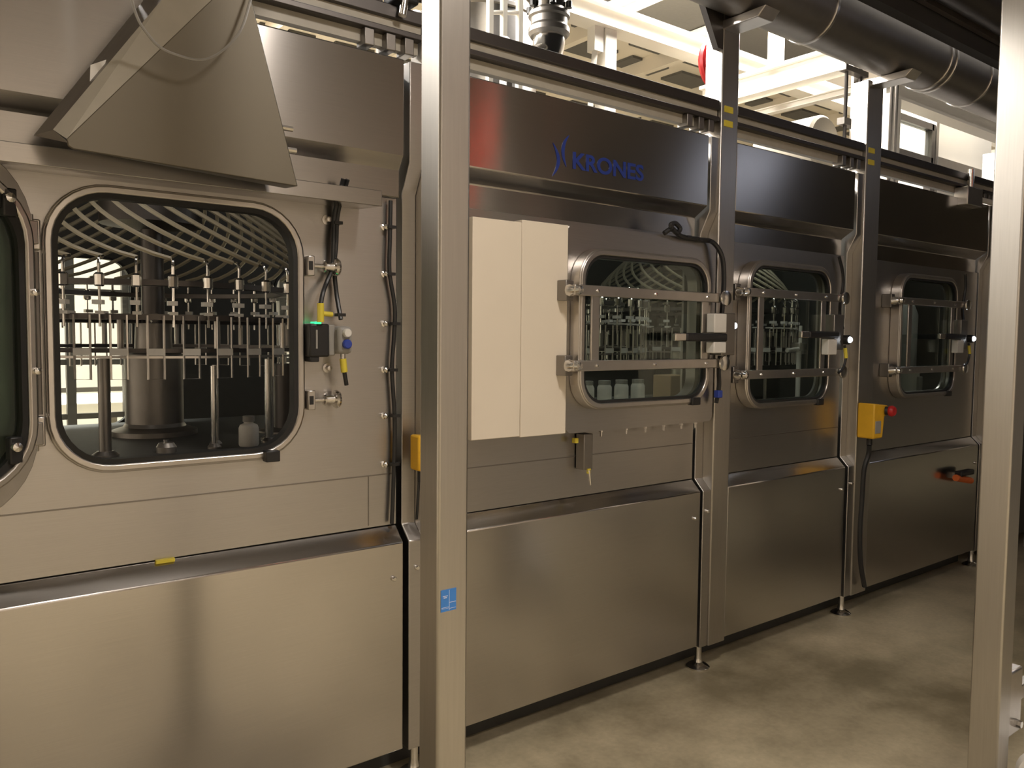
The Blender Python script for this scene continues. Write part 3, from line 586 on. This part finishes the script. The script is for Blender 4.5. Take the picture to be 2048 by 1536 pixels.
# ------------------------------------------------------------------ filling carousels inside
ZT0 = 1.17
def carousel():
    root = thing('filling_carousel', 'rotary filling carousel with hoses seen through the open window', 'carousel', (0.86, 1.2, ZT0), 'carousels inside the machine')
    o = (0.86, 1.2, ZT0)
    def B(mb, n, m, p, **k):
        mb.v = [(x + o[0], y + o[1], z + o[2]) for x, y, z in mb.v]; return mb.build(n, m, p, **k)
    B(MB().lathe([(0.17, 0.0), (0.17, 0.02), (0.125, 0.035), (0.115, 0.05), (0.115, 0.34), (0.075, 0.36), (0.07, 0.47)], (0, 0, 0), 28), 'column', 'dull', root)
    B(MB().lathe([(0.045, 0.47), (0.045, 0.86), (0.20, 0.88), (0.20, 1.02), (0.10, 1.05)], (0, 0, 0), 24), 'hub', 'darkst', root)
    def annulus(r0, r1, z0, z1, n=48):
        mb = MB(); vs = []
        for r, z in ((r0, z0), (r1, z0), (r1, z1), (r0, z1)):
            vs += [(r*math.cos(2*PI*k/n), r*math.sin(2*PI*k/n), z) for k in range(n)]
        fs = [(q*n+k, q*n+(k+1) % n, ((q+1) % 4)*n+(k+1) % n, ((q+1) % 4)*n+k) for q in range(4) for k in range(n)]
        return mb.add(vs, fs)
    B(annulus(0.60, 0.69, 0.475, 0.495), 'upper_ring', 'darkst', root)
    B(annulus(0.66, 0.70, 0.342, 0.350), 'lower_ring', 'frame', root)
    B(annulus(0.60, 0.64, 0.36, 0.375), 'lower_ring', 'darkst', root)
    B(annulus(0.52, 0.58, 0.60, 0.62), 'manifold_ring', 'darkst', root)
    for k in range(6):
        a = k * PI / 3 + 0.3; c, s = math.cos(a), math.sin(a)
        B(MB().tube([(0.06*c, 0.06*s, 0.485), (0.62*c, 0.62*s, 0.485)], 0.016, 6), 'spoke', 'darkst', root)
    for k in range(12):
        a = k * PI / 6 + 0.12; c, s = math.cos(a), math.sin(a)
        B(MB().tube([(0.62*c, 0.62*s, 0.36), (0.62*c, 0.62*s, 0.49)], 0.011, 8), 'ring_strut', 'frame', root)
    N = 38; R = 0.70
    v = MB().lathe([(0.013, 0.585), (0.017, 0.59), (0.017, 0.625), (0.011, 0.632)], (R, 0, 0), 10)
    rod = MB().tube([(R, 0, 0.45), (R, 0, 0.585)], 0.0045, 6)
    fit = MB().box(R-0.016, R+0.014, -0.02, 0.012, 0.525, 0.54)
    elb = MB().tube(spline([(R, 0, 0.632), (R, 0, 0.665), (R-0.012, 0, 0.685), (R-0.045, 0, 0.690)]), 0.0055, 6)
    path = []
    for i in range(15):
        q = i / 14; a = -0.95 * q ** 0.9; r = (R-0.045) - 0.30 * q ** 1.6; z = 0.690 + 0.33 * q ** 1.15
        path.append((r*math.cos(a), r*math.sin(a), z))
    hs = MB().tube(path, 0.0085, 6)
    loop = MB().tube([(R, -0.026, 0.49), (R, -0.026, 0.27), (R, 0.026, 0.27), (R, 0.026, 0.49)], 0.0042, 5)
    plate = MB().box(R-0.004, R+0.006, -0.028, 0.028, 0.352, 0.376)
    gr = MB().box(R-0.05, R+0.004, -0.014, 0.014, 0.492, 0.503)
    first = None
    base = math.radians(-90 - 8 + 9.47 * -3)
    for k in range(N):
        if first is None:
            va = B(v, 'valve', 'chrome', root)
            subs = [B(rod, 'valve_rod', 'chrome', va), B(fit, 'fitting', 'white', va), B(elb, 'elbow_tube', 'chrome', va), B(hs, 'hose', 'hose', va),
                    B(gr, 'clamp', 'white', va)]
            gl = B(loop, 'bottle_gripper', 'frame', root); gp = B(plate, 'gripper_plate', 'white', gl)
            first = (va, gl)
        else:
            va = copy_tree(first[0], root); gl = copy_tree(first[1], root)
        va.rotation_euler.z = base + k * 2 * PI / N
        gl.rotation_euler.z = base + (k + 0.5) * 2 * PI / N
    return root
c1 = carousel()
c2 = copy_tree(c1, None, ('hose',)); c2.location = (2.80, 1.15, ZT0); c2.rotation_euler.z = 0.4; c2['label'] = 'carousel of slim hanging rods behind the barred glass door of the second cabinet'
c3 = copy_tree(c1); c3.location = (4.30, 1.20, ZT0); c3.rotation_euler.z = 0.9; c3['label'] = 'carousel with hoses behind the barred glass door of the third cabinet'

# loose pieces on the table inside bay 1
t = thing('bottle', 'small pale plastic bottle on the table inside the open window', 'bottle', (1.06, 0.62, ZT0))
MB().lathe([(0.0, 0.0), (0.034, 0.0), (0.037, 0.006), (0.037, 0.07), (0.032, 0.082), (0.018, 0.088), (0.018, 0.094)], (1.06, 0.62, ZT0), 20).build('bottle_body', 'white', t)
MB().lathe([(0.022, 0.094), (0.022, 0.116), (0.0, 0.118)], (1.06, 0.62, ZT0), 18).build('cap', 'grey', t)
for (x, y, r, h, m, lb) in ((0.93, 0.62, 0.011, 0.31, 'chrome', 'slim bright steel rod right of the central column inside the open window'),
                            (0.96, 0.70, 0.011, 0.31, 'frame', 'second slim rod just behind the bright one beside the column'),
                            (1.16, 0.68, 0.013, 0.33, 'chrome', 'bright steel rod beside the small pale bottle'),
                            (1.19, 0.75, 0.016, 0.33, 'frame', 'thick steel rod behind the small pale bottle'),
                            (0.56, 0.62, 0.020, 0.34, 'dull', 'dark round post before the bright rear window'),
                            (1.36, 1.0, 0.055, 0.30, 'darkst', 'stout dark round post at the right inside the open window')):
    t = thing('guide_post', lb, 'rod', (x, y, ZT0))
    MB().cyl((x, y, ZT0+0.012), (x, y, ZT0+h), r, n=14).build('rod', m, t)
    MB().lathe([(r*2.2, 0.0), (r*2.2, 0.008), (r*1.3, 0.02), (0.0, 0.02)], (x, y, ZT0), 16).build('rod_base', 'dull', t)
t = thing('table_boss', 'low round steel boss on the table in front of the column', 'fitting', (0.76, 0.62, ZT0))
MB().lathe([(0.035, 0.0), (0.035, 0.02), (0.025, 0.035), (0.0, 0.036)], (0.76, 0.62, ZT0), 16).build('boss', 'dull', t)
MB().lathe([(0.01, 0.036), (0.01, 0.045), (0.0, 0.046)], (0.76, 0.62, ZT0), 8).build('bolt', 'chrome', t)
# bay 2 / 3 / 4 inside
t = thing('jar_conveyor', 'pale narrow conveyor track low inside the first barred door', 'conveyor', (2.9, 0.36, ZT0))
MB().box(2.2, 3.5, 0.29, 0.42, 1.255, 1.285).build('track', 'white', t, 0.004)
MB().box(2.2, 3.5, 0.275, 0.283, 1.29, 1.305).build('side_guide', 'frame', t)
for x in (2.25, 2.85, 3.45): MB().cyl((x, 0.36, ZT0), (x, 0.36, 1.255), 0.015).build('leg', 'dull', t)
tag(MB().box(3.10, 3.24, 0.30, 0.42, 1.285, 1.41).build('carton', 'card', None, 0.004, org=(3.17, 0.36, 1.285)), 'small brown carton inside the first barred door', 'carton')
for k in range(4):
    x = 2.58 + 0.115 * k
    t = thing('jar', ('leftmost', 'second', 'third', 'rightmost')[k] + ' of four white jars low inside the first barred door', 'jar', (x, 0.36, 1.285), 'white jars on the track')
    MB().lathe([(0.0, 0.0), (0.032, 0.0), (0.035, 0.006), (0.035, 0.075), (0.028, 0.09)], (x, 0.36, 1.285), 18).build('jar_body', 'white', t)
    MB().lathe([(0.03, 0.09), (0.03, 0.108), (0.0, 0.11)], (x, 0.36, 1.285), 18).build('lid', 'grey', t)
t = thing('pipe_stand', 'upright pipe stand with cross fitting inside the third cabinet door', 'pipe', (4.22, 0.30, ZT0))
MB().cyl((4.22, 0.30, ZT0), (4.22, 0.30, 1.58), 0.014).build('upright_pipe', 'white', t)
MB().box(4.18, 4.26, 0.27, 0.33, 1.535, 1.58).build('cross_fitting', 'dull', t, 0.006)
MB().cyl((4.07, 0.28, 1.535), (4.18, 0.28, 1.545), 0.011).build('side_pipe', 'white', t)
MB().cyl((4.23, 0.30, 1.58), (4.23, 0.30, 1.68), 0.010).build('top_pipe', 'white', t)
MB().lathe([(0.05, 0.0), (0.05, 0.012), (0.02, 0.03)], (4.22, 0.30, ZT0), 14).build('pipe_base', 'white', t)
t = thing('guide_bar', 'pale slanting bar low inside the third cabinet door', 'bar', (3.7, 0.25, ZT0))
MB().cyl((3.56, 0.25, 1.435), (3.86, 0.26, 1.395), 0.013).build('bar', 'white', t)
MB().cyl((3.84, 0.26, ZT0), (3.84, 0.26, 1.40), 0.010).build('bar_post', 'dull', t)
t = thing('sample_jug', 'grey jug standing inside the farthest door', 'jug', (5.42, 0.25, ZT0))
MB().lathe([(0.0, 0.0), (0.07, 0.0), (0.075, 0.01), (0.08, 0.24), (0.085, 0.25)], (5.42, 0.25, ZT0), 20).build('jug_body', 'white', t)
MB().box(5.40, 5.44, 0.15, 0.175, ZT0+0.06, ZT0+0.19).build('jug_handle', 'grey', t, 0.006)
t = thing('inner_tank', 'pale upright tank dimly seen inside the farthest door', 'tank', (5.85, 0.55, ZT0))
MB().lathe([(0.12, 0.0), (0.14, 0.03), (0.14, 0.62), (0.11, 0.70), (0.0, 0.73)], (5.85, 0.55, ZT0), 24).build('tank_shell', 'grey', t)
MB().box(5.50, 5.74, 0.40, 0.44, 1.58, 1.64).build('tank_bracket', 'grey', t)

# ------------------------------------------------------------------ hall behind: platform, beams, ducts
def beam(name, x0, x1, y0, y1, z0, z1, label, mat='wpaint', cat='beam', group='white beams of the hall platform'):
    """I-section member along its longest side"""
    t = thing(name, label, cat, ((x0+x1)/2, (y0+y1)/2, z0), group)
    if z1 - z0 > max(x1-x0, y1-y0):
        MB().box(x0, x1, y0, y1, z0, z1).build('shaft', mat, t, 0.006); MB().box(x0-0.05, x1+0.05, y0-0.05, y1+0.05, z0, z0+0.02).build('end_plate', mat, t)
    else:
        h = (z1-z0) * 0.14; ix = 0.3 * (x1-x0) if y1-y0 > x1-x0 else 0; iy = 0.3 * (y1-y0) if not ix else 0
        MB().box(x0, x1, y0, y1, z0, z0+h).build('bottom_flange', mat, t); MB().box(x0, x1, y0, y1, z1-h, z1).build('top_flange', mat, t)
        MB().box(x0+ix, x1-ix, y0+iy, y1-iy, z0+h, z1-h).build('web', mat, t)
    return t
beam('platform_beam', 2.6, 12.0, 2.95, 3.15, 4.42, 4.62, 'long white beam crossing the bright hall above the lettered hood')
beam('platform_beam', 6.45, 6.62, 1.25, 2.95, 3.90, 4.12, 'white cross beam running back behind the second machine column')
beam('platform_beam', 6.62, 6.70, 1.25, 2.95, 3.74, 3.80, 'slimmer white bar just below the white cross beam')
beam('platform_column', 5.2, 5.34, 3.0, 3.14, 0.0, 4.42, 'white upright under the long hall beam', cat='column')
beam('platform_column', 7.80, 7.95, 3.0, 3.12, 4.62, 6.9, 'cream upright standing on the long hall beam', 'cream', 'column')
beam('platform_column', 7.55, 7.75, 1.55, 1.7, 2.52, 3.92, 'white upright behind the third machine column', cat='column')
beam('platform_beam', 7.55, 10.4, 1.55, 1.72, 3.92, 4.12, 'white beam leading right behind the third machine column')
for k, (x, lb) in enumerate(((5.2, 'white roof purlin high above the lettered hood'), (7.2, 'white roof purlin high behind the second machine column'), (9.2, 'white roof purlin high behind the thick overhead pipe'), (11.2, 'farthest white roof purlin over the bright hall'))):
    beam('roof_purlin', x, x+0.22, 1.0, 11.8, 6.75, 6.98, lb, cat='beam', group='white roof purlins of the hall')
t = thing('platform_deck', 'cream underside of the hall platform with dark grating fields', 'platform', (8, 5, 4.62))
MB().box(2.6, 14.0, 3.15, 9.0, 4.66, 4.72).build('deck_sheet', 'cream', t)
gm = MB().box(-0.29, 0.29, -0.16, 0.16, -0.03, 0.0)
g0 = None
for i in range(14):
    for j in range(10):
        x, y = 3.2 + i * 0.80, 3.45 + j * 0.55
        if g0 is None:
            g0 = gm.build('grating_field', 'shade', t, org=(0, 0, 0)); g = g0
        else:
            g = g0.copy(); COL.objects.link(g); g.parent = t
        g.location = Vector((x + (0.3 if j % 2 else 0), y, 4.662)) - Vector(t.location)
jm = None
for i in range(9):
    x = 3.0 + i * 1.2
    MB().box(x-0.04, x+0.04, 3.15, 9.0, 4.50, 4.66).build('joist', 'cream', t)
for k, (px, pz) in enumerate(((4.95, 4.0), )):
    t = thing('brace', 'white slanting brace beside the white upright in the hall', 'brace', (4.76, 3.07, 0))
    MB().tube([(4.76, 3.07, 0.0), (5.13, 3.07, 4.22)], 0.035, 4).build('brace_bar', 'wpaint', t)
    MB().box(5.08, 5.19, 3.02, 3.12, 4.2, 4.42).build('brace_plate', 'wpaint', t)
# silver duct with elbow
t = thing('exhaust_duct', 'shiny silver duct with an elbow rising above the machine roof', 'duct', (3.27, 1.5, 2.52))
MB().tube([(3.27, 1.5, 5.2), (3.27, 1.5, 3.62)], 0.11, 24).build('riser', 'chrome', t)
MB().lathe([(0.115, 0.0), (0.13, 0.02), (0.13, 0.05), (0.115, 0.07), (0.115, 0.11), (0.13, 0.12), (0.13, 0.14), (0.115, 0.16)], (3.27, 1.5, 3.46), 24).build('sleeve', 'dull', t)
MB().tube(spline([(3.27, 1.5, 3.50), (3.27, 1.5, 3.42), (3.24, 1.5, 3.33), (3.15, 1.5, 3.28), (3.05, 1.5, 3.27)], 4), 0.10, 24).build('elbow', 'chrome', t)
MB().tube([(3.05, 1.5, 3.27), (1.0, 1.5, 3.27)], 0.10, 24).build('horizontal_run', 'chrome', t)
for xx in (2.9, 2.3): MB().lathe([(0.103, -0.01), (0.112, -0.006), (0.112, 0.006), (0.103, 0.01)], (xx, 1.5, 3.27), 24, 'x').build('clamp_ring', 'frame', t)
for x in (2.95, 2.1, 1.2): MB().box(x-0.02, x+0.02, 1.48, 1.52, 2.52, 3.18).build('duct_stand', 'dull', t)
for a in range(6):
    q = a * PI / 3; MB().cyl((3.27+0.13*math.cos(q), 1.5+0.13*math.sin(q), 3.62), (3.27+0.13*math.cos(q), 1.5+0.13*math.sin(q), 3.66), 0.02, n=8).build('flange_bolt', 'black', t)
# ladder frame
t = thing('access_ladder', 'white ladder frame left of the silver duct', 'ladder', (3.3, 2.2, 2.52))
for x in (3.32, 3.44, 3.58): MB().box(x-0.018, x+0.018, 2.18, 2.22, 2.52, 4.6).build('ladder_rail', 'wpaint', t)
for k in range(6): MB().tube([(3.32, 2.2, 3.0+0.28*k), (3.58, 2.2, 3.06+0.28*k)], 0.016, 8).build('rung', 'wpaint', t)
# grey cylinder tank behind the duct
t = thing('steel_tank', 'grey ribbed steel tank behind the ladder and duct', 'tank', (4.1, 3.44, 0))
MB().lathe([(0.5, 0.0), (0.5, 4.4)], (4.1, 3.44, 0), 32).build('tank_shell', 'frame', t)
for zz in (3.4, 3.9, 4.3): MB().lathe([(0.5, 0.0), (0.515, 0.01), (0.515, 0.04), (0.5, 0.05)], (4.1, 3.44, zz), 32).build('tank_band', 'dull', t)
# red wheel
t = thing('hand_wheel', 'red chain wheel half hidden behind the second machine column', 'wheel', (5.78, 2.25, 2.52))
MB().tube([(5.78+0.2*math.cos(a*PI/12), 2.2, 4.0+0.2*math.sin(a*PI/12)) for a in range(25)], 0.035, 8).build('wheel_rim', 'red', t)
for a in range(3):
    q = a * PI / 3; MB().tube([(5.78-0.2*math.cos(q), 2.2, 4.0-0.2*math.sin(q)), (5.78+0.2*math.cos(q), 2.2, 4.0+0.2*math.sin(q))], 0.022, 6).build('wheel_spoke', 'red', t)
MB().cyl((5.78, 2.15, 4.0), (5.78, 2.25, 4.0), 0.03).build('wheel_hub', 'red', t)
MB().box(5.75, 5.81, 2.22, 2.28, 2.52, 4.05).build('wheel_stand', 'dull', t)
# white cabinet and frames on the right
t = thing('white_cabinet', 'overlit white cabinet at the right above the far rail', 'cabinet', (10.1, 2.3, 2.52))
MB().box(9.4, 10.9, 2.0, 2.6, 2.7, 4.22).build('cabinet_body', 'wpaint', t, 0.01)
MB().box(9.36, 9.42, 1.96, 2.04, 2.52, 4.26).build('corner_post', 'dull', t)
MB().box(9.4, 10.9, 1.95, 2.0, 3.55, 3.68).build('kick_strip', 'dull', t)
t = thing('guard_frame', 'dark open guard frame left of the overlit white cabinet', 'frame', (8.9, 2.0, 2.52))
for x in (8.42, 9.30): MB().box(x-0.04, x+0.04, 1.96, 2.04, 2.52, 4.02).build('frame_post', 'darkst', t)
MB().box(8.42, 9.30, 1.96, 2.04, 3.95, 4.02).build('frame_bar', 'darkst', t); MB().box(8.42, 9.30, 1.96, 2.04, 3.58, 3.65).build('frame_bar', 'darkst', t)
MB().box(8.46, 9.26, 1.995, 2.005, 3.65, 3.95).build('frame_panel', 'clear', t)
# drum with bracket between columns
t = thing('drum', 'beige round drum above the rail of the third cabinet', 'drum', (5.62, 1.3, 2.52))
MB().lathe([(0.0, 0.0), (0.19, 0.0), (0.21, 0.02), (0.21, 0.5), (0.19, 0.52), (0.0, 0.52)], (5.66, 1.06, 3.10), 28, 'y').build('drum_shell', 'cream', t)
MB().box(5.50, 5.82, 1.12, 1.45, 2.52, 2.93).build('drum_cradle', 'dull', t, 0.01)
t = thing('clamp_bracket', 'grey plate bracket with threaded rods before the third machine column', 'bracket', (6.0, 1.0, 2.52))
MB().box(5.93, 6.22, 1.0, 1.02, 2.52, 3.64).build('plate', 'frame', t)
for x in (5.74, 5.94): MB().cyl((x, 0.95, 3.1), (x, 0.95, 3.70), 0.014, n=8).build('threaded_rod', 'darkst', t)
MB().box(5.68, 6.0, 0.92, 0.98, 3.22, 3.27).build('cross_plate', 'dull', t); MB().box(5.68, 6.0, 0.92, 0.98, 3.62, 3.66).build('cross_plate', 'dull', t)
for k in range(3): MB().box(5.70, 5.95, 0.93, 1.0, 2.86+0.09*k, 2.89+0.09*k).build('grid_bar', 'wpaint', t)
for k in range(3): MB().box(5.72+0.09*k, 5.75+0.09*k, 0.92, 0.93, 2.78, 3.12).build('grid_bar', 'wpaint', t)
t = thing('conduit_pair', 'two thin conduits running down beside the third machine column', 'conduit', (6.35, 0.9, 2.52))
for x in (6.32, 6.40): MB().cyl((x, 0.9, 2.52), (x, 0.9, 3.7), 0.014, n=8).build('conduit', 'dull', t)
t = thing('junction_box', 'small junction box with fittings on the far rail by the right post', 'box', (5.6, 0.02, 2.6))
MB().box(5.50, 5.72, -0.06, 0.03, 2.48, 2.60).build('box_body', 'frame', t, 0.006)
MB().cyl((5.72, -0.03, 2.54), (5.98, -0.03, 2.54), 0.018).build('white_tube', 'white', t)
MB().cyl((5.60, -0.03, 2.60), (5.60, -0.03, 2.72), 0.02).build('fitting', 'chrome', t)
# rear hall machines seen through the open window
t = thing('rear_guard', 'dark barred guard frame beyond the rear window of the machine', 'frame', (1.2, 4.2, 0))
for x in (0.62, 1.0, 1.38, 2.0, 2.6, 3.2): MB().box(x-0.03, x+0.03, 4.17, 4.23, 0, 2.6).build('guard_post', 'darkst', t)
for z in (0.98, 1.38, 1.90): MB().box(0.3, 3.4, 4.18, 4.22, z-0.02, z+0.02).build('guard_rail', 'darkst', t)
t = thing('rear_conveyor', 'white lit conveyor table beyond the rear window', 'conveyor', (2.0, 6.0, 0))
MB().box(-0.5, 5.5, 5.4, 6.6, 0.86, 0.98).build('belt_bed', 'wpaint', t, 0.01)
for x in (-0.3, 1.6, 3.4, 5.2): MB().box(x-0.05, x+0.05, 5.95, 6.05, 0, 0.86).build('leg', 'dull', t)
MB().box(-0.5, 5.5, 5.36, 5.40, 1.08, 1.12).build('side_guide', 'dull', t)

# ------------------------------------------------------------------ right edge and behind the camera
t = thing('switch_cabinet', 'grey cabinet just visible past the right post', 'cabinet', (4.6, -1.3, 0))
MB().box(4.2, 5.0, -1.7, -0.93, 0.62, 2.1).build('cabinet_body', 'sheet', t, 0.01)
for x in (4.25, 4.95):
    for y in (-1.65, -0.98): MB().cyl((x, y, 0), (x, y, 0.62), 0.03).build('leg', 'dull', t)
t = thing('roller', 'pale rounded roller at the bottom right corner', 'roller', (2.98, -1.50, 0.0))
MB().lathe([(0.0, 0.0), (0.075, 0.0), (0.09, 0.015), (0.09, 0.40), (0.075, 0.415), (0.0, 0.415)], (2.86, -1.50, 0.20), 24, 'x').build('roller_body', 'white', t)
for x in (2.92, 3.2): MB().box(x-0.03, x+0.03, -1.53, -1.47, 0.0, 0.12).build('roller_foot', 'dull', t)
structure(MB().box(5.3, 12.0, -5.6, -3.7, 0.0, 3.1).build('added_dark_block', 'grey', None))  # unseen dark block added so the right-hand panels mirror something dark
t = thing('warning_beacon', 'red warning beacon hanging from the ceiling behind the camera', 'lamp', (4.5, -3.95, 3.3))
MB().cyl((4.5, -3.95, 3.48), (4.5, -3.95, 3.6), 0.02).build('stem', 'black', t)
MB().lathe([(0.05, 0.0), (0.06, 0.01), (0.06, 0.13), (0.04, 0.16)], (4.5, -3.95, 3.32), 18).build('lens', 'beacon', t)
